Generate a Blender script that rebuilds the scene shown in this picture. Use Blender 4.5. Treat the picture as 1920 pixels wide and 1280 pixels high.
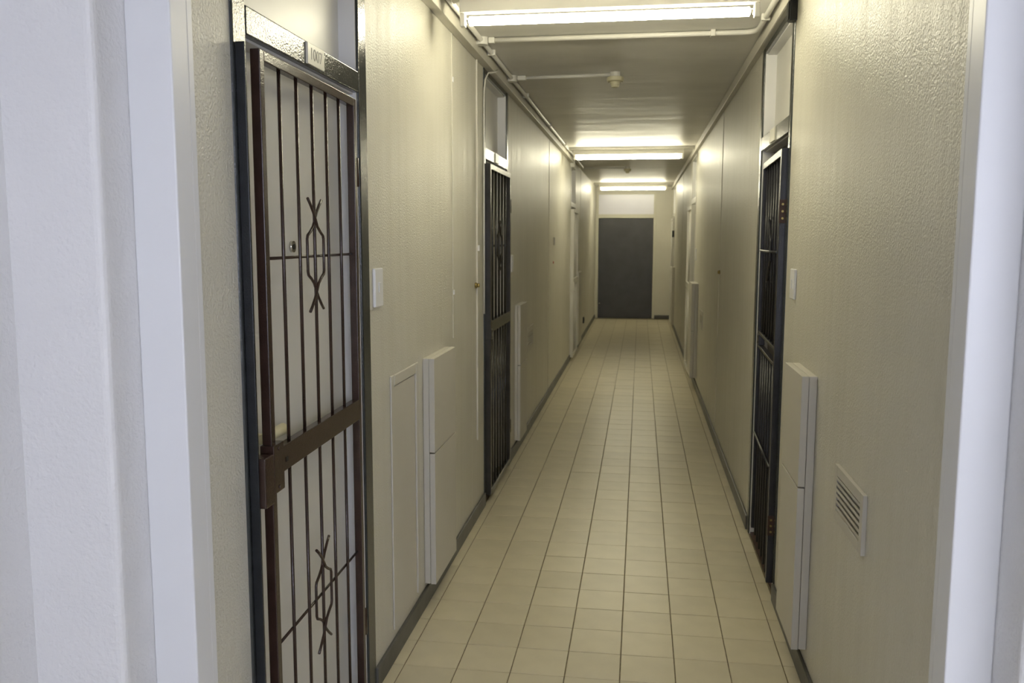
import bpy, bmesh, math, random
from mathutils import Vector, Matrix

random.seed(7)
for o in list(bpy.data.objects):
    bpy.data.objects.remove(o, do_unlink=True)
scene = bpy.context.scene
C = scene.collection

# ------------------------------------------------------------------ camera
YAW, PITCH, ROLL = -0.1458, -0.1173, 0.0018
cam_d = bpy.data.cameras.new('camera')
cam = bpy.data.objects.new('camera', cam_d)
C.objects.link(cam)
cam_d.sensor_width = 36.0
cam_d.lens = 36.0 * 1629.67 / 1920.0
cam_d.clip_start = 0.05
fw = Vector((math.sin(YAW) * math.cos(PITCH), math.cos(YAW) * math.cos(PITCH), math.sin(PITCH)))
rt = Vector((math.cos(YAW), -math.sin(YAW), 0))
up = rt.cross(fw)
r2 = math.cos(ROLL) * rt + math.sin(ROLL) * up
u2 = -math.sin(ROLL) * rt + math.cos(ROLL) * up
m3 = Matrix((r2, u2, -fw)).transposed()
cam.matrix_world = Matrix.Translation((0.1455, 0, 1.5811)) @ m3.to_4x4()
cam_d.dof.use_dof = True
cam_d.dof.focus_distance = 2.7
cam_d.dof.aperture_fstop = 6.3
scene.camera = cam

# ------------------------------------------------------------------ view, world
scene.view_settings.view_transform = 'Standard'
scene.view_settings.look = 'None'
scene.view_settings.gamma = 1.0
scene.view_settings.use_curve_mapping = False
scene.view_settings.exposure = 0.5
SKY = 5.2
TUBE = 42.0
world = bpy.data.worlds.new('world')
scene.world = world
world.use_nodes = True
bg = world.node_tree.nodes['Background']
bg.inputs['Color'].default_value = (0.80, 0.84, 1.0, 1)
bg.inputs['Strength'].default_value = SKY

# ------------------------------------------------------------------ materials
def mat(name, col, rough=0.5, bump=0.0, bscale=150.0, stretch=(1, 1, 1), var=0.0, vscale=3.0,
        streak=None, spec=0.5, metal=0.0, rnd=0.0, coat=0.0, bdist=0.002, sstr=0.3):
    """painted surface: base colour with faint mottling, relief bump, roughness streaks"""
    m = bpy.data.materials.new(name)
    m.use_nodes = True
    nt = m.node_tree
    N, L = nt.nodes, nt.links
    b = N['Principled BSDF']
    b.inputs['Roughness'].default_value = rough
    b.inputs['Specular IOR Level'].default_value = spec
    b.inputs['Metallic'].default_value = metal
    if coat:
        b.inputs['Coat Weight'].default_value = coat
        b.inputs['Coat Roughness'].default_value = 0.12
    tc = N.new('ShaderNodeTexCoord')
    n1 = N.new('ShaderNodeTexNoise')
    n1.inputs['Scale'].default_value = vscale
    n1.inputs['Detail'].default_value = 5
    L.new(tc.outputs['Object'], n1.inputs['Vector'])
    mr = N.new('ShaderNodeMapRange')
    mr.inputs['From Min'].default_value = 0.3
    mr.inputs['From Max'].default_value = 0.7
    mr.inputs['To Min'].default_value = 1 - var
    mr.inputs['To Max'].default_value = 1 + var
    L.new(n1.outputs['Fac'], mr.inputs['Value'])
    val = mr.outputs['Result']
    if rnd:
        oi = N.new('ShaderNodeObjectInfo')
        m2 = N.new('ShaderNodeMapRange')
        m2.inputs['To Min'].default_value = 1 - rnd
        m2.inputs['To Max'].default_value = 1 + rnd
        L.new(oi.outputs['Random'], m2.inputs['Value'])
        mm = N.new('ShaderNodeMath')
        mm.operation = 'MULTIPLY'
        L.new(val, mm.inputs[0])
        L.new(m2.outputs['Result'], mm.inputs[1])
        val = mm.outputs[0]
    vm = N.new('ShaderNodeVectorMath')
    vm.operation = 'SCALE'
    vm.inputs[0].default_value = col
    L.new(val, vm.inputs['Scale'])
    L.new(vm.outputs[0], b.inputs['Base Color'])
    if bump:
        mp = N.new('ShaderNodeMapping')
        mp.inputs['Scale'].default_value = stretch
        L.new(tc.outputs['Object'], mp.inputs['Vector'])
        n2 = N.new('ShaderNodeTexNoise')
        n2.inputs['Scale'].default_value = bscale
        n2.inputs['Detail'].default_value = 2
        L.new(mp.outputs[0], n2.inputs['Vector'])
        bp = N.new('ShaderNodeBump')
        bp.inputs['Strength'].default_value = bump
        bp.inputs['Distance'].default_value = bdist
        h = n2.outputs['Fac']
        if streak:
            mp2 = N.new('ShaderNodeMapping')
            mp2.inputs['Scale'].default_value = streak
            L.new(tc.outputs['Object'], mp2.inputs['Vector'])
            n3 = N.new('ShaderNodeTexNoise')
            n3.inputs['Scale'].default_value = 1.0
            n3.inputs['Detail'].default_value = 4
            L.new(mp2.outputs[0], n3.inputs['Vector'])
            b2 = N.new('ShaderNodeBump')
            b2.inputs['Strength'].default_value = sstr
            b2.inputs['Distance'].default_value = 0.006
            L.new(n3.outputs['Fac'], b2.inputs['Height'])
            L.new(b2.outputs[0], bp.inputs['Normal'])
            m4 = N.new('ShaderNodeMapRange')
            m4.inputs['From Min'].default_value = 0.3
            m4.inputs['From Max'].default_value = 0.7
            m4.inputs['To Min'].default_value = rough - 0.07
            m4.inputs['To Max'].default_value = rough + 0.08
            L.new(n3.outputs['Fac'], m4.inputs['Value'])
            L.new(m4.outputs['Result'], b.inputs['Roughness'])
        L.new(h, bp.inputs['Height'])
        L.new(bp.outputs[0], b.inputs['Normal'])
    return m

M = {}
M['wall'] = mat('cream_gloss_wall_paint', (0.61, 0.588, 0.505), 0.40, 0.75, 150, bdist=0.004, var=0.03, streak=(17, 17, 0.5), sstr=0.3)
M['ceiling'] = mat('satin_ceiling_paint', (0.74, 0.725, 0.68), 0.42, 0.12, 60, var=0.05, spec=0.28, streak=(1.3, 9, 9), sstr=0.55)
M['lobby'] = mat('white_orange_peel_paint', (0.73, 0.725, 0.725), 0.5, 0.55, 110, var=0.02, bdist=0.004)
M['lobbytrim'] = mat('white_trim_paint', (0.74, 0.745, 0.76), 0.4, 0.08, 40, stretch=(1, 1, 0.1), var=0.015)
M['frame'] = mat('dark_green_grey_gloss_enamel', (0.030, 0.034, 0.034), 0.12, 0.5, 240, var=0.15, vscale=20, bdist=0.0016)
M['brown'] = mat('brown_gate_enamel', (0.036, 0.0195, 0.0145), 0.22, 0.3, 260, var=0.2, vscale=14)
M['black'] = mat('dark_gate_enamel', (0.030, 0.027, 0.022), 0.27, 0.3, 160, var=0.25, vscale=14)
M['blueblack'] = mat('blue_black_gate_enamel', (0.020, 0.020, 0.025), 0.33, 0.3, 160, var=0.3, vscale=14)
M['rust'] = mat('rusty_brown_steel', (0.055, 0.026, 0.016), 0.55, 0.4, 120, var=0.35, vscale=30)
M['whitegate'] = mat('off_white_gate_enamel', (0.60, 0.585, 0.53), 0.35, 0.1, 100, var=0.04)
M['leaf'] = mat('cream_door_paint', (0.72, 0.705, 0.655), 0.38, 0.06, 60, stretch=(1, 1, 0.2), var=0.03)
M['darkleaf'] = mat('dark_brown_door_varnish', (0.035, 0.026, 0.020), 0.35, 0.1, 60, stretch=(1, 1, 0.1), var=0.2)
M['strike'] = mat('blue_black_strike_enamel', (0.012, 0.014, 0.017), 0.24, 0.4, 240, var=0.2, vscale=20, spec=0.35)
M['reveal'] = mat('white_reveal_paint', (0.72, 0.715, 0.705), 0.5, 0.1, 90, var=0.03)
M['cab'] = mat('cream_cabinet_paint', (0.56, 0.535, 0.47), 0.42, 0.08, 90, var=0.03)
M['skirt'] = mat('worn_grey_skirting_paint', (0.085, 0.083, 0.075), 0.4, 0.25, 60, var=0.35, vscale=9)
M['tile'] = mat('cream_floor_tile_glaze', (0.61, 0.552, 0.398), 0.31, 0.05, 50, var=0.05, vscale=7, rnd=0.045, bdist=0.001)
M['grout'] = mat('brown_floor_grout', (0.21, 0.172, 0.105), 0.9, 0.3, 200, var=0.3, vscale=30)
M['conduit'] = mat('white_conduit_plastic', (0.66, 0.645, 0.59), 0.4, 0.03, 60, var=0.03)
M['trunk'] = mat('cream_trunking', (0.60, 0.575, 0.50), 0.42, 0.06, 60, var=0.05)
M['switch'] = mat('white_switch_plastic', (0.78, 0.78, 0.79), 0.3)
M['detector'] = mat('yellowed_detector_plastic', (0.62, 0.58, 0.40), 0.45)
M['chrome'] = mat('chrome', (0.7, 0.68, 0.62), 0.15, metal=1.0)
M['brass'] = mat('dull_brass', (0.35, 0.27, 0.10), 0.35, metal=0.8)
M['handle'] = mat('cream_handle_plastic', (0.72, 0.66, 0.42), 0.35)
M['enddoor'] = mat('charcoal_door_paint', (0.060, 0.060, 0.066), 0.42, 0.2, 60, var=0.12, vscale=5)
M['glass'] = mat('white_painted_pane', (0.80, 0.79, 0.82), 0.25, 0.05, 8, var=0.02)
M['endframe'] = mat('cream_end_frame_paint', (0.62, 0.60, 0.50), 0.4)
M['plate'] = mat('ivory_number_plate', (0.62, 0.60, 0.50), 0.35)
M['engrave'] = mat('grey_engraving', (0.30, 0.29, 0.25), 0.5)
M['batten'] = mat('white_batten_enamel', (0.72, 0.70, 0.64), 0.4)
M['red'] = mat('red_plastic', (0.45, 0.06, 0.05), 0.4)
M['socket'] = mat('black_plastic_and_hole_shade', (0.012, 0.012, 0.012), 0.4)  # plastic parts, also the painted dark of lock slots and keyhole
# obscured glass of the end transom: mostly reflects, lets a little daylight through
gm = M['glass']
gn = gm.node_tree
tl = gn.nodes.new('ShaderNodeBsdfTranslucent')
tl.inputs['Color'].default_value = (0.8, 0.82, 0.9, 1)
mx = gn.nodes.new('ShaderNodeMixShader')
mx.inputs[0].default_value = 0.09
gn.links.new(gn.nodes['Principled BSDF'].outputs[0], mx.inputs[1])
gn.links.new(tl.outputs[0], mx.inputs[2])
gn.links.new(mx.outputs[0], gn.nodes['Material Output'].inputs['Surface'])
em = bpy.data.materials.new('lit_fluorescent_tube')
em.use_nodes = True
pb = em.node_tree.nodes['Principled BSDF']
pb.inputs['Base Color'].default_value = (0.9, 0.9, 0.85, 1)
pb.inputs['Emission Color'].default_value = (1.0, 0.935, 0.69, 1)
pb.inputs['Emission Strength'].default_value = TUBE
M['tube'] = em

# ------------------------------------------------------------------ mesh helpers
def box(bm, x0, x1, y0, y1, z0, z1):
    x0, x1 = min(x0, x1), max(x0, x1)
    y0, y1 = min(y0, y1), max(y0, y1)
    z0, z1 = min(z0, z1), max(z0, z1)
    v = [bm.verts.new(p) for p in ((x0, y0, z0), (x1, y0, z0), (x1, y1, z0), (x0, y1, z0),
                                   (x0, y0, z1), (x1, y0, z1), (x1, y1, z1), (x0, y1, z1))]
    for f in ((0, 3, 2, 1), (4, 5, 6, 7), (0, 1, 5, 4), (1, 2, 6, 5), (2, 3, 7, 6), (3, 0, 4, 7)):
        bm.faces.new([v[i] for i in f])
    return v

def tube(bm, pts, r, n=10, cap=True):
    pts = [Vector(p) for p in pts]
    rings = []
    prev = None
    for i, p in enumerate(pts):
        if i == 0: t = pts[1] - p
        elif i == len(pts) - 1: t = p - pts[i - 1]
        else: t = (pts[i + 1] - p).normalized() + (p - pts[i - 1]).normalized()
        t.normalize()
        if prev is None:
            a = t.orthogonal().normalized()
        else:
            a = (prev - t * prev.dot(t)).normalized()
        prev = a
        b = t.cross(a)
        rr = r[i] if isinstance(r, (list, tuple)) else r
        rings.append([bm.verts.new(p + rr * (math.cos(2 * math.pi * k / n) * a + math.sin(2 * math.pi * k / n) * b)) for k in range(n)])
    for i in range(len(rings) - 1):
        for k in range(n):
            f = bm.faces.new((rings[i][k], rings[i][(k + 1) % n], rings[i + 1][(k + 1) % n], rings[i + 1][k]))
            f.smooth = True
    if cap:
        bm.faces.new(rings[0][::-1])
        bm.faces.new(rings[-1])

def lathe(bm, prof, n=24, centre=(0, 0, 0)):
    """profile of (radius, z) turned about z"""
    c = Vector(centre)
    rings = []
    for r, z in prof:
        rings.append([bm.verts.new(c + Vector((r * math.cos(2 * math.pi * k / n), r * math.sin(2 * math.pi * k / n), z))) for k in range(n)])
    for i in range(len(rings) - 1):
        for k in range(n):
            f = bm.faces.new((rings[i][k], rings[i][(k + 1) % n], rings[i + 1][(k + 1) % n], rings[i + 1][k]))
    bm.faces.new(rings[0][::-1])
    bm.faces.new(rings[-1])

def obj(name, bm, m, parent=None, bevel=0.0, seg=2, loc=None):
    bmesh.ops.recalc_face_normals(bm, faces=bm.faces)
    me = bpy.data.meshes.new(name)
    bm.to_mesh(me)
    bm.free()
    me.materials.append(M[m])
    o = bpy.data.objects.new(name, me)
    C.objects.link(o)
    if parent: o.parent = parent
    if loc: o.location = loc
    if bevel:
        md = o.modifiers.new('bevel', 'BEVEL')
        md.width = bevel
        md.segments = seg
        md.limit_method = 'ANGLE'
        md.angle_limit = math.radians(40)
        md.harden_normals = False
    return o

def bx(name, m, dims, parent=None, bevel=0.0, seg=2):
    bm = bmesh.new()
    box(bm, *dims)
    return obj(name, bm, m, parent, bevel, seg)

def rod(name, m, pts, r, parent=None, n=10):
    bm = bmesh.new()
    tube(bm, pts, r, n)
    return obj(name, bm, m, parent)

def tag(o, label=None, cat=None, group=None, kind=None):
    if label: o['label'] = label
    if cat: o['category'] = cat
    if group: o['group'] = group
    if kind: o['kind'] = kind
    return o

def thing(name, label, cat, loc=(0, 0, 0), rz=0.0, group=None, kind=None):
    o = bpy.data.objects.new(name, None)
    o.empty_display_size = 0.1
    C.objects.link(o)
    o.location = loc
    o.rotation_euler = (0, 0, rz)
    return tag(o, label, cat, group, kind)

def struct(name, label, cat, o):
    o.name = name
    return tag(o, label, cat, None, 'structure')

XL, XR, ZC, YE = -0.753, 0.756, 2.61, 17.57
YS = 1.69           # corridor walls begin behind the lobby opening
ZD = 2.545          # top of the door openings
LD = [(1.860, 2.805), (4.975, 5.885), (11.26, 12.14)]       # openings of the left wall (outer edges of the frames)
RD = [(3.805, 4.755), (10.06, 10.98), (16.15, 17.05)]

# ------------------------------------------------------------------ the corridor shell
def wall_with_openings(name, room_x, back_x, ys, ye, doors, ducts, label):
    """wall from boxes; door openings go right through, vent ducts go in as deep pockets"""
    bm = bmesh.new()
    duct_x = room_x + (back_x - room_x) * 0.86
    def solid(y0, y1):
        y = y0
        for a, b, z0, z1 in sorted(ducts):
            if y0 < a and b < y1:
                box(bm, room_x, back_x, y, a, -0.0035, ZC)
                box(bm, room_x, back_x, a, b, -0.0035, z0)
                box(bm, room_x, back_x, a, b, z1, ZC)
                box(bm, duct_x, back_x, a, b, z0, z1)
                y = b
        box(bm, room_x, back_x, y, y1, -0.0035, ZC)
    y = ys
    for a, b in doors:
        solid(y, a)
        box(bm, room_x, back_x, a, b, ZD, ZC)
        y = b
    solid(y, ye)
    return struct(name, label, 'wall', obj(name, bm, 'wall'))

LV = [(6.965, 7.285, 0.710, 0.820)]
RV = [(2.390, 2.670, 0.768, 0.875), (8.590, 8.880, 0.750, 0.845)]
wall_with_openings('wall_left', XL, XL - 0.14, YS, YE + 0.12, LD, LV, 'cream gloss corridor wall with the gate marked 1007')
wall_with_openings('wall_right', XR, XR + 0.14, YS, YE + 0.12, RD, RV, 'cream gloss corridor wall with the louvred vent and black gate')
struct('wall_end', 'cream end wall around the charcoal door', 'wall', bx('wall_end', 'wall', (0.435, XR, YE, YE + 0.12, -0.0035, ZC)))
bm = bmesh.new()
box(bm, XL, -0.735, YE, YE + 0.12, -0.0035, ZC)
box(bm, -0.735, 0.435, YE, YE + 0.12, 2.50, ZC)
struct('wall_end', 'cream strip of end wall over the white transom pane', 'wall', obj('wall_end', bm, 'wall'))
struct('ceiling', 'satin painted corridor ceiling with three tube lights', 'ceiling', bx('ceiling', 'ceiling', (XL - 0.14, XR + 0.14, YS - 0.05, YE + 0.12, ZC, ZC + 0.12)))

# floor: grout bed with every tile laid on it
floor = struct('floor', 'cream tiled corridor floor with brown grout joints', 'floor',
               bx('floor', 'grout', (XL - 0.14, XR + 0.14, YS - 0.1, YE + 0.12, -0.10, -0.0035)))
T = 0.2003
G = 0.0020
GY = 0.0015
xs = [XL + 0.002] + [(c - 3.5) * 0.2 for c in range(8)] + [XR - 0.002]
R0 = 3.598
def tile_mesh(w, l):
    bm = bmesh.new()
    h, c = 0.006, 0.0012
    a, b = w / 2, l / 2
    lo = [bm.verts.new((x, y, -h)) for x, y in ((-a, -b), (a, -b), (a, b), (-a, b))]
    mi = [bm.verts.new((x, y, -c)) for x, y in ((-a, -b), (a, -b), (a, b), (-a, b))]
    hi = [bm.verts.new((x, y, 0)) for x, y in ((-a + c, -b + c), (a - c, -b + c), (a - c, b - c), (-a + c, b - c))]
    for p, q in ((lo, mi), (mi, hi)):
        for k in range(4):
            bm.faces.new((p[k], p[(k + 1) % 4], q[(k + 1) % 4], q[k]))
    bm.faces.new(hi)
    bmesh.ops.recalc_face_normals(bm, faces=bm.faces)
    me = bpy.data.meshes.new('floor_tile')
    bm.to_mesh(me)
    bm.free()
    me.materials.append(M['tile'])
    return me
tms = [tile_mesh(xs[c + 1] - xs[c] - 2 * G, T - 2 * GY) for c in range(9)]
count = 0
far_bm = bmesh.new()
for row in range(-9, 71):
    yc = R0 + (row + 0.5) * T
    if yc + T / 2 > YE: 
        continue
    for c in range(9):
        xc = (xs[c] + xs[c + 1]) / 2
        dz = random.uniform(-0.0006, 0.0004)
        if row >= -4 and count < 300:
            t = bpy.data.objects.new('floor_tile', tms[c])
            C.objects.link(t)
            t.parent = floor
            t.location = (xc, yc, dz)
            t.rotation_euler = (random.uniform(-.0015, .0015), random.uniform(-.0015, .0015), 0)
            count += 1
        else:
            w = (xs[c + 1] - xs[c]) / 2 - G
            l = T / 2 - GY
            box(far_bm, xc - w, xc + w, yc - l, yc + l, -0.006, dz)
box(far_bm, XL, XR, R0 + 69.75 * T, YE, -0.006, 0)
ft = obj('floor_tile_field', far_bm, 'tile', floor)
ft['kind'] = 'stuff'

# skirtings
def skirt(side, y0, y1, h=0.078, label=''):
    x0, x1 = (XL, XL + 0.013) if side == 'left' else (XR - 0.013, XR)
    o = bx('baseboard_' + side, 'skirt', (x0, x1, y0, y1, 0.0005, h), None, 0.003)
    return tag(o, label, 'baseboard', None, 'structure')
skirt('left', LD[0][1] + 0.002, LD[1][0] - 0.002, label='worn dark grey skirting under the tall cream meter cabinet')
skirt('left', LD[1][1] + 0.002, LD[2][0] - 0.002, label='dark grey skirting below the square flush vent')
skirt('left', LD[2][1] + 0.002, YE, 0.07, label='dark skirting running up to the charcoal door')
skirt('right', YS, RD[0][0] - 0.002, label='dark grey skirting under the louvred vent')
skirt('right', RD[0][1] + 0.002, RD[1][0] - 0.002, label='dark grey skirting between the black gate and the white gate')
skirt('right', RD[1][1] + 0.002, RD[2][0] - 0.002, 0.07, label='dark grey skirting past the white gate')
tag(bx('baseboard_end', 'skirt', (0.44, XR - 0.014, YE - 0.013, YE - 0.0005, 0.0005, 0.075), None, 0.003), 'short black skirting beside the charcoal door', 'baseboard', None, 'structure')

# ------------------------------------------------------------------ lobby the picture is taken from
def lob(name, dims, label, m='lobby', bevel=0.0):
    return struct(name, label, 'wall', bx(name, m, dims, None, bevel, 4))
lob('wall_lobby_left', (-1.40, -0.842, 1.495, 1.70, 0, ZC), 'white textured pier beside the lobby opening', bevel=0.016)
lob('wall_lobby_left', (-1.40, -1.032, -2.2, 1.495, 0, ZC), 'white textured side wall of the lobby')
lob('wall_lobby_right', (0.789, 3.50, 1.49, 1.70, 0, ZC), 'white textured wall opposite, beside the lobby opening', bevel=0.012)
lob('wall_lobby_right', (3.40, 3.50, -2.2, 1.49, 0, ZC), 'white far side wall of the lobby')
lob('wall_lobby_header', (-0.842, 0.789, 1.50, 1.69, 2.30, ZC), 'white lintel over the lobby opening')
WX0, WX1, WZ0, WZ1 = -0.40, 3.3, 0.95, 2.25
bm = bmesh.new()
box(bm, -1.4, 3.5, -2.3, -2.2, 0, WZ0)
box(bm, -1.4, 3.5, -2.3, -2.2, WZ1, ZC)
box(bm, -1.4, WX0, -2.3, -2.2, WZ0, WZ1)
box(bm, WX1, 3.5, -2.3, -2.2, WZ0, WZ1)
struct('wall_lobby_back', 'white lobby wall with the daylight window', 'wall', obj('wall_lobby_back', bm, 'lobby'))
struct('ceiling', 'white lobby ceiling', 'ceiling', bx('ceiling', 'lobby', (-1.4, 3.5, -2.3, 1.60, ZC, ZC + 0.12)))
struct('floor', 'plain lobby floor', 'floor', bx('floor', 'tile', (-1.4, 3.5, -2.3, YS - 0.1, -0.1, 0)))
win = thing('window_1_offscreen', 'wide white framed lobby window', 'window', (0, -2.25, 0), kind='structure')
bx('window_frame', 'lobbytrim', (WX0, WX1, -0.03, 0.03, WZ0, WZ0 + 0.05), win)
bx('window_frame', 'lobbytrim', (WX0, WX1, -0.03, 0.03, WZ1 - 0.05, WZ1), win)
for k in range(4):
    x = WX0 + (WX1 - WX0 - 0.05) * k / 3
    bx('window_mullion', 'lobbytrim', (x, x + 0.05, -0.03, 0.03, WZ0 + 0.05, WZ1 - 0.05), win)
# lining of the opening
def trim(n, dims, label, m='lobbytrim'):
    return struct('trim_%d' % n, label, 'trim', bx('trim', m, dims, None, 0.003))
trim(1, (-0.842, -0.748, 1.60, 1.664, 0, 2.30), 'white door lining on the gate side of the lobby opening')
trim(2, (0.708, 0.789, 1.60, 1.664, 0, 2.30), 'white door lining on the vent side of the lobby opening')
trim(3, (-0.748, 0.708, 1.60, 1.664, 2.24, 2.30), 'white head lining of the lobby opening')

trim(10, (-0.842, -0.7495, 1.665, 1.689, 0, 2.30), 'thin white stop strip behind the lining by the gate')
trim(11, (0.7095, 0.789, 1.665, 1.689, 0, 2.30), 'thin white stop strip behind the lining by the vent')
# ------------------------------------------------------------------ doors in the side walls
def arc_pts(c, r, a0, a1, n=6):
    return [(c[0] + r * math.cos(a0 + (a1 - a0) * i / n), c[1] + r * math.sin(a0 + (a1 - a0) * i / n)) for i in range(n + 1)]

def door(n, side, y0, y1, label, framemat='frame', jw=0.066, head=(2.040, 2.106), plate=None, text=None, leafmat='leaf', revmat='reveal', eye=False, handle=None):
    s = 1 if side == 'left' else -1        # outward direction (towards the corridor)
    wx = XL if side == 'left' else XR
    root = thing('door_%d' % n, label, 'door', (wx, y0, 0), kind='structure')
    W = y1 - y0
    p = 0.006
    def part(name, m, a, b, c, d, e, f, parent=root, bevel=0.0, seg=2):
        return bx(name, m, (s * a, s * b, c, d, e, f), parent, bevel, seg)
    part('jamb', framemat, -0.05, p, -0.004, jw, 0.0, ZD, bevel=0.006, seg=3)
    part('jamb', framemat, -0.05, p, W - jw - 0.012, W + 0.004, 0.0, ZD, bevel=0.006, seg=3)
    far = W - jw - 0.012
    part('frame_head', framemat, -0.05, p, jw, far, head[0], head[1], bevel=0.004, seg=3)
    part('top_strip', framemat, -0.05, p - 0.002, jw, far, ZD - 0.03, ZD)
    # white linings of the recess
    part('side_lining', revmat, -0.10, -0.002, far - 0.006, far, 0.0, head[0])
    part('side_lining', 'reveal', -0.10, -0.002, far - 0.006, far, head[1], ZD - 0.03)
    part('side_lining', 'reveal', -0.10, -0.008, jw, jw + 0.006, 0.0, head[0])
    part('side_lining', 'reveal', -0.10, -0.008, jw, jw + 0.006, head[1], ZD - 0.03)
    part('head_lining', 'reveal', -0.10, -0.012, jw + 0.006, far - 0.006, head[0] - 0.006, head[0])
    part('head_lining', 'reveal', -0.10, -0.012, jw + 0.006, far - 0.006, ZD - 0.036, ZD - 0.03)
    part('transom_panel', 'leaf', -0.10, -0.056, jw + 0.006, far - 0.006, head[1], ZD - 0.036)
    leaf = part('door_leaf', leafmat, -0.10, -0.060, jw + 0.008, far - 0.008, 0.012, head[0] - 0.008)
    part('sky_blocker_board', 'reveal', -0.138, -0.101, -0.002, W + 0.002, -0.0035, ZD)  # added board, keeps sky light from leaking round the leaf
    part('threshold', 'rust', -0.10, -0.004, jw, far, -0.0035, 0.012)
    if handle:
        bm = bmesh.new()
        tube(bm, [(s * -0.058, handle, 1.085), (s * -0.026, handle, 1.085)], 0.012, 12)
        tube(bm, [(s * -0.024, handle - 0.02, 1.085), (s * -0.022, handle + 0.04, 1.085), (s * -0.022, handle + 0.115, 1.085), (s * -0.022, handle + 0.125, 1.085)], [0.011, 0.013, 0.016, 0.010], 12)
        obj('lever_handle', bm, 'handle', leaf)
    if eye:
        bm = bmesh.new()
        tube(bm, [(s * -0.060, 0.45, 1.559), (s * -0.052, 0.45, 1.559)], 0.016, 16)
        e = obj('door_viewer', bm, 'chrome', leaf)
        bm = bmesh.new()
        tube(bm, [(s * -0.0525, 0.45, 1.559), (s * -0.0505, 0.45, 1.559)], 0.008, 14)
        obj('lens', bm, 'socket', leaf)
    if plate:
        a, b = plate
        z0, z1 = head[0] + 0.006, head[1] - 0.004
        pl = part('number_plate', 'plate', p - 0.001, p + 0.006, a, b, z0, z1, bevel=0.001)
        if text:
            fc = bpy.data.curves.new('plate_text', 'FONT')
            fc.body = text
            fc.size = 0.050
            fc.align_x = 'CENTER'
            fc.align_y = 'CENTER'
            fc.extrude = 0.0006
            fo = bpy.data.objects.new('plate_text', fc)
            C.objects.link(fo)
            dg = bpy.context.evaluated_depsgraph_get()
            me = bpy.data.meshes.new_from_object(fo.evaluated_get(dg))
            bpy.data.objects.remove(fo, do_unlink=True)
            me.materials.clear()
            me.materials.append(M['engrave'])
            to = bpy.data.objects.new('engraved_number', me)
            C.objects.link(to)
            to.parent = pl
            to.location = (s * (p + 0.0062), (a + b) / 2, (z0 + z1) / 2)
            to.rotation_euler = (math.pi / 2, 0, math.pi / 2 * s)
            to.scale = (0.92, 0.88, 1)
            to['label'] = 'grey engraved number 1007'
    return root

door(1, 'left', LD[0][0], LD[0][1], 'cream flat door numbered 1007 in a dark gloss frame behind the brown gate', plate=(0.425, 0.548), text='1007', eye=True, handle=0.155)
door(2, 'left', LD[1][0], LD[1][1], 'cream flat door behind the dark gate, between the two cream meter cabinets', jw=0.045, plate=(0.37, 0.50))
door(3, 'left', LD[2][0], LD[2][1], 'cream framed flat door behind the white gate beside the black socket', 'whitegate', jw=0.05, head=(2.0, 2.06))
door(4, 'right', RD[0][0], RD[0][1], 'flat door in a dark frame behind the blue-black gate', jw=0.05, head=(2.03, 2.10), plate=(0.41, 0.56), leafmat='darkleaf')
door(5, 'right', RD[1][0], RD[1][1], 'cream framed flat door behind the white gate with slotted lock', 'whitegate', jw=0.05, head=(2.0, 2.06))
door(6, 'right', RD[2][0], RD[2][1], 'cream framed flat door next to the corridor end', 'whitegate', jw=0.05, head=(2.0, 2.06))

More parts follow.
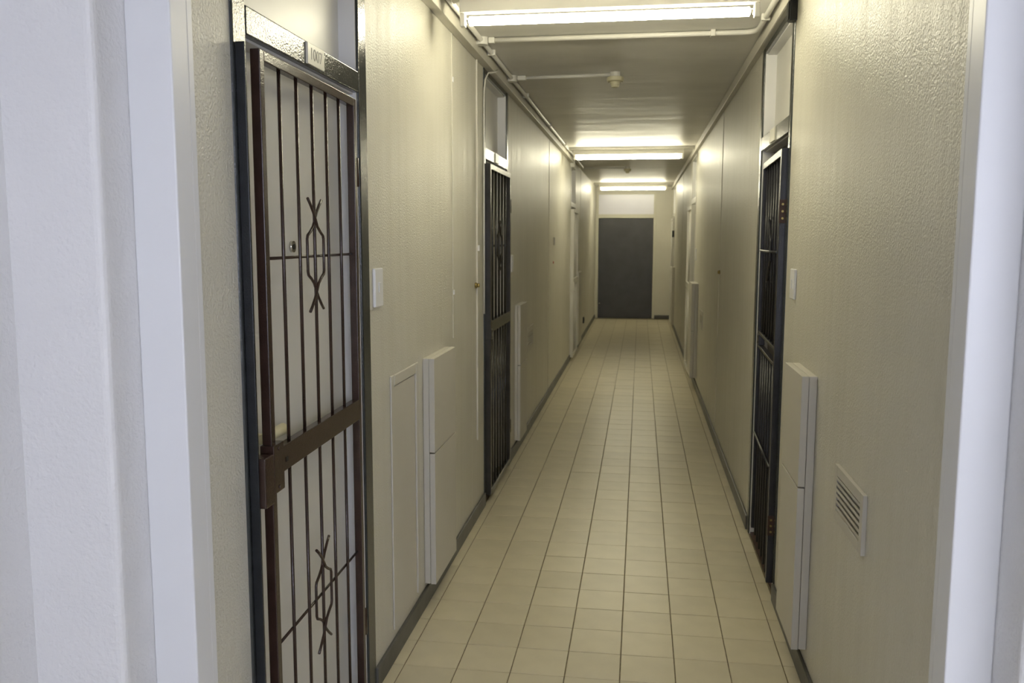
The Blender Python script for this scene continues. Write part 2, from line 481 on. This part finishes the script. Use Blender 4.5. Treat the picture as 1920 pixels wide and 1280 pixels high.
# ------------------------------------------------------------------ security gates
def gate(label, origin, rz, W, z0, z1, mid, m, bars=5, lowbars=5, cross=(1.533, 0.556), scrolls=(1.536, 0.556), ts=0.025, td=0.024,
         br=0.0047, hinge_y=None, hinge_z=(), lock=None, lockmat='rust', splitmid=False, group=None, bottom=True, crossfront=False):
    g = thing('security_gate', label, 'gate', origin, rz, group)
    bx('stile', m, (-td, 0, 0, ts, z0, z1), g, 0.002)
    bx('stile', m, (-td, 0, W - ts, W, z0, z1), g, 0.002)
    bx('top_rail', m, (-td, 0, ts, W - ts, z1 - ts, z1), g, 0.002)
    if bottom:
        bx('bottom_rail', m, (-td, 0, ts, W - ts, z0, z0 + ts), g, 0.002)
    if splitmid:
        bx('mid_rail', m, (-td, 0, ts, W - ts, mid[1] - 0.016, mid[1]), g, 0.002)
        bx('mid_rail', m, (-td, 0, ts, W - ts, mid[0], mid[0] + 0.014), g, 0.002)
    else:
        bx('mid_rail', m, (-td, 0.0005, ts, W - ts, mid[0], mid[1]), g, 0.002)
    xc = -td / 2
    for k in range(bars):
        y = ts + (W - 2 * ts) * (k + 1) / (bars + 1)
        rod('bar', m, [(xc, y, mid[1] - 0.002), (xc, y, z1 - ts + 0.002)], br, g, 10)
    for k in range(lowbars):
        y = ts + (W - 2 * ts) * (k + 1) / (lowbars + 1)
        rod('bar', m, [(xc, y, z0 + (ts if bottom else 0) - 0.002), (xc, y, mid[0] + 0.002)], br, g, 10)
    for z in cross:
        xb = xc + br * 1.6 if crossfront else xc - br
        rod('crossbar', m, [(xb, ts - 0.001, z), (xb, W - ts + 0.001, z)], br * 0.85, g, 10)
    yc = W / 2
    for z in scrolls:
        for sg in (-1, 1):
            # each scroll rod: flared tip, crosses the centre bar, hexagon side, crosses back, flared tip
            key = [(-0.052, 0.153), (-0.038, 0.140), (-0.018, 0.118), (-0.004, 0.097), (0.008, 0.078), (0.026, 0.064), (0.043, 0.054),
                   (0.047, 0.044), (0.047, 0.0)]
            key = key + [(y, -zz) for y, zz in key[-2::-1]]
            rod('scroll_rod', m, [(xc + (br * 1.1 if sg > 0 else -br * 0.2), yc + sg * y * 1.2, z + zz) for y, zz in key], br * 0.88, g, 8)
    for zh in hinge_z:
        rod('hinge', m, [(-0.006, hinge_y, zh - 0.045), (-0.006, hinge_y, zh + 0.045)], 0.0085, g, 10)
    if lock:
        ly0, ly1, lz0, lz1, lx = lock
        lb = bx('lock_box', lockmat, (-td - 0.001, lx, ly0, ly1, lz0, lz1), g, 0.002)
        for dz in (lz0 + 0.012, lz1 - 0.012):
            bm = bmesh.new()
            tube(bm, [(lx - 0.001, (ly0 + ly1) / 2, dz), (lx + 0.002, (ly0 + ly1) / 2, dz)], 0.005, 10)
            obj('bolt', bm, lockmat, lb)
    return g

g1 = gate('brown barred security gate with twin scrolls in front of door 1007', (-0.728, 1.952, 0), 0.023, 0.738, 0.075, 2.015, (1.0, 1.066), 'brown',
          hinge_y=0.748, hinge_z=(1.79, 0.30), lock=(-0.012, 0.052, 0.965, 1.085, 0.010), lockmat='brown')
bx('keyhole_shade', 'socket', (0.0006, 0.0016, 0.085, 0.10, 1.022, 1.034), g1)  # flat black patch, paints the shade inside the keyhole
# fixed strike bar the gate closes against
sb = thing('strike_post', 'flat dark steel strike bar fixed to the frame beside the brown gate lock', 'gate post', (XL + 0.0065, 1.862, 0))
bx('bar', 'strike', (0, 0.022, 0.004, 0.011, 0.05, 2.012), sb, 0.0015)
bx('strike_box', 'brown', (0.002, 0.036, 0.012, 0.062, 0.95, 1.07), sb, 0.003)

gate('dark barred security gate with one scroll motif, beside the thin vertical conduit', (-0.720, 5.030, 0), 0.0, 0.80, 0.045, 2.015, (1.03, 1.098), 'black',
     lowbars=6, cross=(1.54,), scrolls=(1.54,), ts=0.032, td=0.032, br=0.0075, hinge_y=0.806, hinge_z=(1.8, 0.3), lock=(-0.01, 0.05, 0.99, 1.05, 0.006), lockmat='black')
gR = gate('blue-black barred security gate with rusty hinge plates', (0.757, 4.655, 0), math.pi - 0.0367, 0.79, 0.055, 1.965, (1.03, 1.115), 'blueblack',
          bars=6, lowbars=6, cross=(1.525, 0.575), scrolls=(1.53,), ts=0.032, td=0.026, br=0.0075, splitmid=True, bottom=False, crossfront=True,
          lock=(0.03, 0.12, 1.045, 1.10, 0.004), lockmat='blueblack')
for zz, h in ((1.70, 0.10), (0.32, 0.09)):
    hp = bx('hinge_plate', 'rust', (-0.05, 0.002, 0.7905, 0.796, zz - h / 2, zz + h / 2), gR, 0.001)
    for k in (-0.3, 0.0, 0.3):
        bm = bmesh.new()
        tube(bm, [(-0.012, 0.795, zz + k * h), (-0.012, 0.7985, zz + k * h)], 0.005, 10)
        obj('bolt', bm, 'brass', hp)
gate('off-white barred security gate beside the far cream cabinet and black socket', (-0.705, 11.28, 0), 0.0, 0.80, 0.04, 1.965, (1.0, 1.07), 'whitegate',
     cross=(1.5,), scrolls=(), ts=0.04, td=0.042, br=0.007, lock=(-0.015, 0.05, 0.92, 1.03, 0.012), lockmat='whitegate')
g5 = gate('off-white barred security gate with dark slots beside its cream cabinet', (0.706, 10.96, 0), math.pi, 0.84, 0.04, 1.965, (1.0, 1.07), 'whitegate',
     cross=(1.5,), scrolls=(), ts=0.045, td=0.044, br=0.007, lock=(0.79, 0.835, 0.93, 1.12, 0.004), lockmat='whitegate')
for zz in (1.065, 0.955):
    bx('slot_shade', 'socket', (-0.02, -0.008, 0.8402, 0.8412, zz - 0.04, zz + 0.04), g5)  # black patches on the stile, painted-in darkness of the lock cut-outs
gate('off-white barred security gate closest to the charcoal end door', (0.716, 17.03, 0), math.pi, 0.84, 0.04, 1.965, (1.0, 1.07), 'whitegate',
     cross=(1.5,), scrolls=(), ts=0.04, td=0.035, br=0.007, lock=(0.80, 0.845, 1.62, 1.74, 0.006), lockmat='socket')

# ------------------------------------------------------------------ meter cabinets
def cabinet(label, side, y0, y1, z0, z1, zc, depth, group=None):
    s = 1 if side == 'left' else -1
    wx = XL if side == 'left' else XR
    c = thing('meter_cabinet', label, 'cabinet', (wx, y0, 0), 0, group)
    W = y1 - y0
    d1 = depth * 0.52
    bx('body', 'cab', (s * 0.0008, s * d1, 0.002, W - 0.002, z0, z1), c, 0.002)
    bx('door', 'cab', (s * (d1 + 0.0015), s * depth, 0, W, zc + 0.003, z1), c, 0.0015)
    bx('door', 'cab', (s * (d1 + 0.0015), s * depth, 0.002, W, z0 - 0.002, zc - 0.003), c, 0.0015)
    return c
cabinet('tall cream meter cabinet between the flush hatch and the dark gate', 'left', 3.525, 3.950, 0.098, 1.081, 0.676, 0.051)
cabinet('tall cream meter cabinet beside the square flush vent', 'left', 6.245, 6.62, 0.10, 1.104, 0.66, 0.044)
cabinet('tall cream meter cabinet past the white gate, above the black socket', 'left', 12.35, 12.95, 0.08, 1.11, 0.60, 0.044)
cabinet('tall cream meter cabinet between the blue-black gate and louvred vent', 'right', 3.065, 3.415, 0.130, 1.114, 0.722, 0.053)
cabinet('tall cream meter cabinet standing proud beside the slotted white gate', 'right', 9.30, 9.75, 0.12, 1.12, 0.62, 0.070)
cabinet('cream meter cabinet by the gate closest to the end door', 'right', 15.70, 16.05, 0.06, 1.09, 0.62, 0.045)

# flush access hatch on the left wall
h = thing('access_hatch', 'flush cream access hatch with moulded edge beside door 1007', 'hatch', (XL, 3.04, 0))
bx('panel', 'cab', (0.0002, 0.0028, 0.04, 0.345, 0.112, 1.036), h)
bx('moulding', 'cab', (0.0002, 0.007, 0.0, 0.036, 0.112, 1.082), h, 0.003)
bx('moulding', 'cab', (0.0002, 0.010, 0.348, 0.384, 0.112, 1.082), h, 0.004)
bx('moulding', 'cab', (0.0002, 0.009, 0.037, 0.347, 1.040, 1.082), h, 0.004)

# ------------------------------------------------------------------ vents
def vent(label, side, y0, y1, z0, z1, proud, slats, fr):
    s = 1 if side == 'left' else -1
    wx = XL if side == 'left' else XR
    v = thing('wall_vent', label, 'vent', (wx, y0, 0))
    W = y1 - y0
    bx('frame', 'cab', (0, s * proud, 0, fr, z0, z1), v, 0.0015)
    bx('frame', 'cab', (0, s * proud, W - fr, W, z0, z1), v, 0.0015)
    bx('frame', 'cab', (0, s * proud, fr, W - fr, z0, z0 + fr), v, 0.0015)
    bx('frame', 'cab', (0, s * proud, fr, W - fr, z1 - fr, z1), v, 0.0015)
    n = slats
    step = (z1 - z0 - 2 * fr) / n
    for k in range(n):
        z = z0 + fr + (k + 0.5) * step
        bm = bmesh.new()
        # louvre blade tilted with its outer edge up, open gap below it
        pts = [(s * 0.004, z - step * 0.30), (s * (proud - 0.0006), z - step * 0.16), (s * (proud - 0.0006), z + step * 0.36), (s * 0.004, z + step * 0.10)]
        a = [bm.verts.new((x, fr, zz)) for x, zz in pts]
        b = [bm.verts.new((x, W - fr, zz)) for x, zz in pts]
        for i in range(4):
            bm.faces.new((a[i], a[(i + 1) % 4], b[(i + 1) % 4], b[i]))
        bm.faces.new(a[::-1])
        bm.faces.new(b)
        obj('slat', bm, 'cab', v)
    return v
vent('cream louvred wall vent with six slats beside the proud meter cabinet', 'right', 2.36, 2.70, 0.738, 0.905, 0.012, 6, 0.030)
vent('small cream square vent beside the meter cabinet past the dark gate', 'left', 6.92, 7.33, 0.665, 0.865, 0.008, 6, 0.045)
vent('small cream vent near the slotted white gate', 'right', 8.55, 8.92, 0.71, 0.885, 0.008, 6, 0.04)

# ------------------------------------------------------------------ switches and small wall fittings
def switch(label, side, y0, y1, z0, z1):
    s = 1 if side == 'left' else -1
    wx = XL if side == 'left' else XR
    w = thing('light_switch', label, 'switch', (wx, y0, 0))
    W = y1 - y0
    bx('plate', 'switch', (0, s * 0.011, 0, W, z0, z1), w, 0.004, 3)
    zc = (z0 + z1) / 2
    bx('rocker', 'switch', (s * 0.0105, s * 0.0145, W * 0.38, W * 0.62, zc - 0.018, zc + 0.018), w, 0.002)
switch('white wall switch between door 1007 and the flush hatch', 'left', 2.853, 2.945, 1.348, 1.481)
switch('white wall switch just past the dark gate', 'left', 6.03, 6.11, 1.35, 1.47)
switch('white wall switch over the cabinet past the white gate', 'left', 12.32, 12.42, 1.30, 1.42)
switch('white wall switch between the blue-black gate and its cabinet', 'right', 3.55, 3.645, 1.345, 1.465)
switch('white wall switch over the cabinet beside the slotted white gate', 'right', 9.78, 9.88, 1.35, 1.48)

vc = thing('conduit_drop', 'thin cream vertical conduit with brass fitting next to the dark gate', 'conduit', (XL, 4.752, 0))
bx('channel', 'trunk', (0, 0.010, -0.008, 0.008, 0.45, 2.541), vc, 0.002)
bx('clip', 'switch', (0.010, 0.020, -0.011, 0.011, 1.515, 1.547), vc, 0.002)
bm = bmesh.new()
tube(bm, [(0.011, -0.036, 1.327), (0.025, -0.036, 1.327)], 0.011, 12)
tube(bm, [(0.0, -0.036, 1.327), (0.011, -0.036, 1.327)], 0.016, 6)
obj('fitting', bm, 'brass', vc)
for n, (side, y, z0, z1, lab) in enumerate([('left', 4.140, 1.10, 2.541, 'thin cover strip above the tall meter cabinet'),
                                            ('left', 3.06, 1.09, 1.10, None),
                                            ('right', 6.93, 0.08, 2.541, 'cover strip on the wall past the blue-black gate'),
                                            ('left', 8.6, 0.08, 2.541, 'cover strip on the wall past the square vent'),
                                            ('left', 13.1, 0.07, 2.60, 'cover strip past the far cream cabinet'),
                                            ('right', 13.2, 0.07, 2.541, 'cover strip past the slotted white gate')]):
    if not lab: continue
    s = 1 if side == 'left' else -1
    wx = XL if side == 'left' else XR
    struct('trim_%d' % (n + 4), lab, 'trim', bx('trim', 'wall', (wx, wx + s * 0.0035, y - 0.007, y + 0.007, z0, z1), None, 0.001))
for z in (1.324, 2.329):
    bx('screw_cap', 'switch', (XL + 0.0036, XL + 0.009, 4.131, 4.149, z - 0.012, z + 0.012), bpy.data.objects['trim_4'], 0.002)
tag(bx('bell_push', 'cab', (XL, XL + 0.016, 9.06, 9.11, 1.52, 1.60), None, 0.004), 'small drab bell push on the wall above a red dot', 'bell push')
tag(bx('wall_plug', 'red', (XL, XL + 0.008, 9.04, 9.07, 1.328, 1.352), None, 0.004), 'tiny red wall plug under the bell push', 'wall plug')
bm = bmesh.new()
tube(bm, [(XR - 0.0005, 6.89, 1.33), (XR - 0.018, 6.89, 1.33)], [0.016, 0.012], 12)
tag(obj('wall_fitting', bm, 'brass'), 'small brass fitting on the wall by the cover strip', 'fitting')
sk = thing('wall_socket', 'small black socket low on the wall near the charcoal door', 'socket', (XL, 14.0, 0))
bx('plate', 'socket', (0, 0.02, -0.05, 0.05, 0.235, 0.335), sk, 0.005)
bx('insert', 'socket', (0.0205, 0.024, -0.03, 0.03, 0.262, 0.308), sk, 0.003)

# ------------------------------------------------------------------ end door
ed = thing('door_7', 'wide charcoal door with white transom pane at the corridor end', 'door', (0, YE, 0), kind='structure')
bx('jamb', 'endframe', (-0.735, -0.692, -0.012, 0.10, 0, 2.50), ed, 0.003)
bx('jamb', 'endframe', (0.392, 0.435, -0.012, 0.10, 0, 2.50), ed, 0.003)
bx('frame_head', 'endframe', (-0.692, 0.392, -0.012, 0.10, 1.998, 2.072), ed, 0.003)
bx('frame_head', 'endframe', (-0.692, 0.392, -0.012, 0.10, 2.462, 2.50), ed, 0.003)
dl = bx('door_leaf', 'enddoor', (-0.689, 0.389, 0.02, 0.06, 0.008, 1.994), ed, 0.003)
bx('sky_blocker_board', 'reveal', (-0.733, 0.433, 0.101, 0.118, -0.0035, 2.03), ed)  # unseen board added to block the sky behind the end door
bx('transom_pane', 'glass', (-0.692, 0.392, 0.004, 0.02, 2.072, 2.462), ed)
bm = bmesh.new()
tube(bm, [(-0.655, 0.018, 0.30), (-0.655, -0.012, 0.30)], 0.012, 12)
obj('kick_bolt', bm, 'chrome', dl)

# ------------------------------------------------------------------ trunking and conduits under the ceiling
tr = thing('cable_trunking', 'square cream cable trunking along the wall top over door 1007', 'trunking', (0, 0, 0))
YT = 11.2
bx('channel', 'trunk', (XL + 0.0005, -0.714, YS, YT, 2.541, 2.598), tr, 0.003)
bx('lid', 'trunk', (-0.7138, -0.706, YS, YT, 2.538, 2.600), tr, 0.002)
bx('end_cap', 'conduit', (XL + 0.0005, -0.700, YT + 0.0005, YT + 0.03, 2.49, 2.600), tr, 0.002)
tr2 = thing('cable_trunking', 'square cream cable trunking along the wall top over the blue-black gate', 'trunking', (0, 0, 0))
bx('channel', 'trunk', (0.732, XR - 0.0005, YS, YE - 0.001, 2.547, 2.604), tr2, 0.003)
bx('lid', 'trunk', (0.722, 0.7315, YS, YE - 0.001, 2.544, 2.606), tr2, 0.002)
bk = thing('cable_box', 'small black cable box under the trunking beside the blue-black gate transom', 'junction box', (XR, 3.77, 0))
bx('body', 'socket', (-0.032, -0.0005, 0, 0.05, 2.462, 2.543), bk, 0.004)
bx('cover', 'socket', (-0.0365, -0.0325, 0.004, 0.046, 2.466, 2.539), bk, 0.002)

cp = thing('ceiling_conduit', 'white round conduit run along the ceiling edge over door 1007', 'conduit', (0, 0, 0))
ZP = 2.594
rod('pipe', 'conduit', [(-0.682, YS, ZP), (-0.683, 7.0, ZP), (-0.684, 12.6, ZP)], 0.0125, cp, 12)
for y in (4.85, 6.3, 7.9, 9.5):
    bx('saddle', 'conduit', (-0.705, -0.661, y - 0.009, y + 0.009, 2.5795, ZC), cp, 0.003)
for y in (4.55, 5.62):
    bm = bmesh.new()
    lathe(bm, [(0.033, 2.572), (0.034, 2.578), (0.034, ZC - 0.001)], 20, (-0.683, y, 0))
    obj('junction_box', bm, 'conduit', cp)
c1 = thing('cross_conduit', 'white conduit crossing the whole ceiling just past the first tube light', 'conduit', (0, 0, 0))
rod('pipe', 'conduit', [(-0.648, 4.55, ZP), (0.63, 4.55, ZP), (0.655, 4.545, ZP), (0.678, 4.528, ZP), (0.690, 4.50, ZP), (0.694, 4.46, ZP), (0.694, 3.0, ZP), (0.694, YS, ZP)], 0.0125, c1, 12)
for x in (0.48,):
    bx('saddle', 'conduit', (x - 0.012, x + 0.012, 4.530, 4.570, 2.578, ZC), c1, 0.003)
bx('coupling', 'conduit', (-0.648, -0.615, 4.535, 4.565, 2.578, 2.609), c1, 0.006)
bx('saddle', 'conduit', (0.674, 0.714, 4.25, 4.27, 2.579, ZC), c1, 0.003)
c2 = thing('cross_conduit', 'white conduit feeding the yellowed smoke detector', 'conduit', (0, 0, 0))
rod('pipe', 'conduit', [(-0.648, 5.62, ZP), (-0.06, 5.58, ZP)], 0.0115, c2, 12)
bx('coupling', 'conduit', (-0.648, -0.59, 5.602, 5.634, 2.578, 2.609), c2, 0.006)
c3 = thing('cross_conduit', 'white conduit feeding the far small smoke detector', 'conduit', (0, 0, 0))
rod('pipe', 'conduit', [(-0.69, 12.72, ZP), (-0.10, 12.72, ZP)], 0.0115, c3, 12)
bx('coupling', 'conduit', (-0.72, -0.68, 12.70, 12.74, 2.578, 2.609), c3, 0.006)

def detector(label, x, y):
    d = thing('smoke_detector', label, 'smoke detector', (x, y, ZC))
    bm = bmesh.new()
    lathe(bm, [(0.031, -0.031), (0.033, -0.027), (0.033, -0.001)], 24)
    obj('back_box', bm, 'conduit', d)
    bm = bmesh.new()
    lathe(bm, [(0.040, -0.060), (0.050, -0.056), (0.052, -0.048), (0.052, -0.034), (0.048, -0.0315)], 28)
    obj('base', bm, 'detector', d)
    bm = bmesh.new()
    lathe(bm, [(0.016, -0.094), (0.022, -0.092), (0.024, -0.086), (0.0245, -0.080), (0.028, -0.078), (0.029, -0.070), (0.031, -0.0605)], 24)
    obj('sensor_head', bm, 'detector', d)
    for sx in (-1, 1):
        bm = bmesh.new()
        bmesh.ops.create_icosphere(bm, subdivisions=2, radius=0.006, matrix=Matrix.Translation((sx * 0.042, -0.012, -0.063)))
        obj('indicator_lamp', bm, 'chrome', d)
detector('yellowed smoke detector at the end of a conduit beyond the first tube light', -0.030, 5.58)
detector('small smoke detector on the ceiling between the far tube lights', -0.06, 12.72)

# loose cable from the trunking to the dark gate's frame
bm = bmesh.new()
tube(bm, [(-0.7005, 5.16, 2.560), (-0.7005, 5.08, 2.534), (-0.728, 5.00, 2.515), (-0.738, 4.955, 2.470), (-0.742, 4.945, 2.40), (-0.744, 4.945, 2.10), (-0.744, 4.945, 1.6), (-0.744, 4.945, 1.15)], 0.0045, 8)
tag(obj('loose_cable', bm, 'conduit'), 'thin white cable looping from the trunking down the dark gate frame', 'cable')

# ------------------------------------------------------------------ tube lights
def tubelight(label, y, x0=-0.667, x1=0.678, zt=2.494):
    t = thing('tube_light', label, 'light', (0, y, 0))
    xm = -0.012
    bx('plank', 'batten', (x0, x1, -0.045, 0.045, 2.580, ZC - 0.0005), t, 0.003)
    b = bx('batten', 'batten', (xm - 0.615, xm + 0.615, -0.022, 0.022, 2.526, 2.5795), t, 0.003)
    for sg in (-1, 1):
        e = xm + sg * 0.603
        hd = bx('lamp_holder', 'batten', (e - 0.011, e + 0.011, -0.017, 0.017, zt - 0.024, 2.5255), t, 0.004)
        rod('pin', 'chrome', [(e - sg * 0.010, 0, zt), (e - sg * 0.016, 0, zt)], 0.003, hd, 8)
        rod('end_cap', 'chrome', [(e - sg * 0.012, 0, zt), (e - sg * 0.030, 0, zt)], 0.0132, t, 16)
    rod('fluorescent_tube', 'tube', [(xm - 0.574, 0, zt), (xm + 0.574, 0, zt)], 0.0185, t, 20)
    return t
tubelight('fluorescent tube light crossing the ceiling nearest the lobby opening', 3.74)
tubelight('fluorescent tube light crossing the ceiling midway along the corridor', 10.02, x1=0.715)
tubelight('fluorescent tube light crossing the ceiling in front of the end door', 16.20, x0=-0.72, x1=0.715)
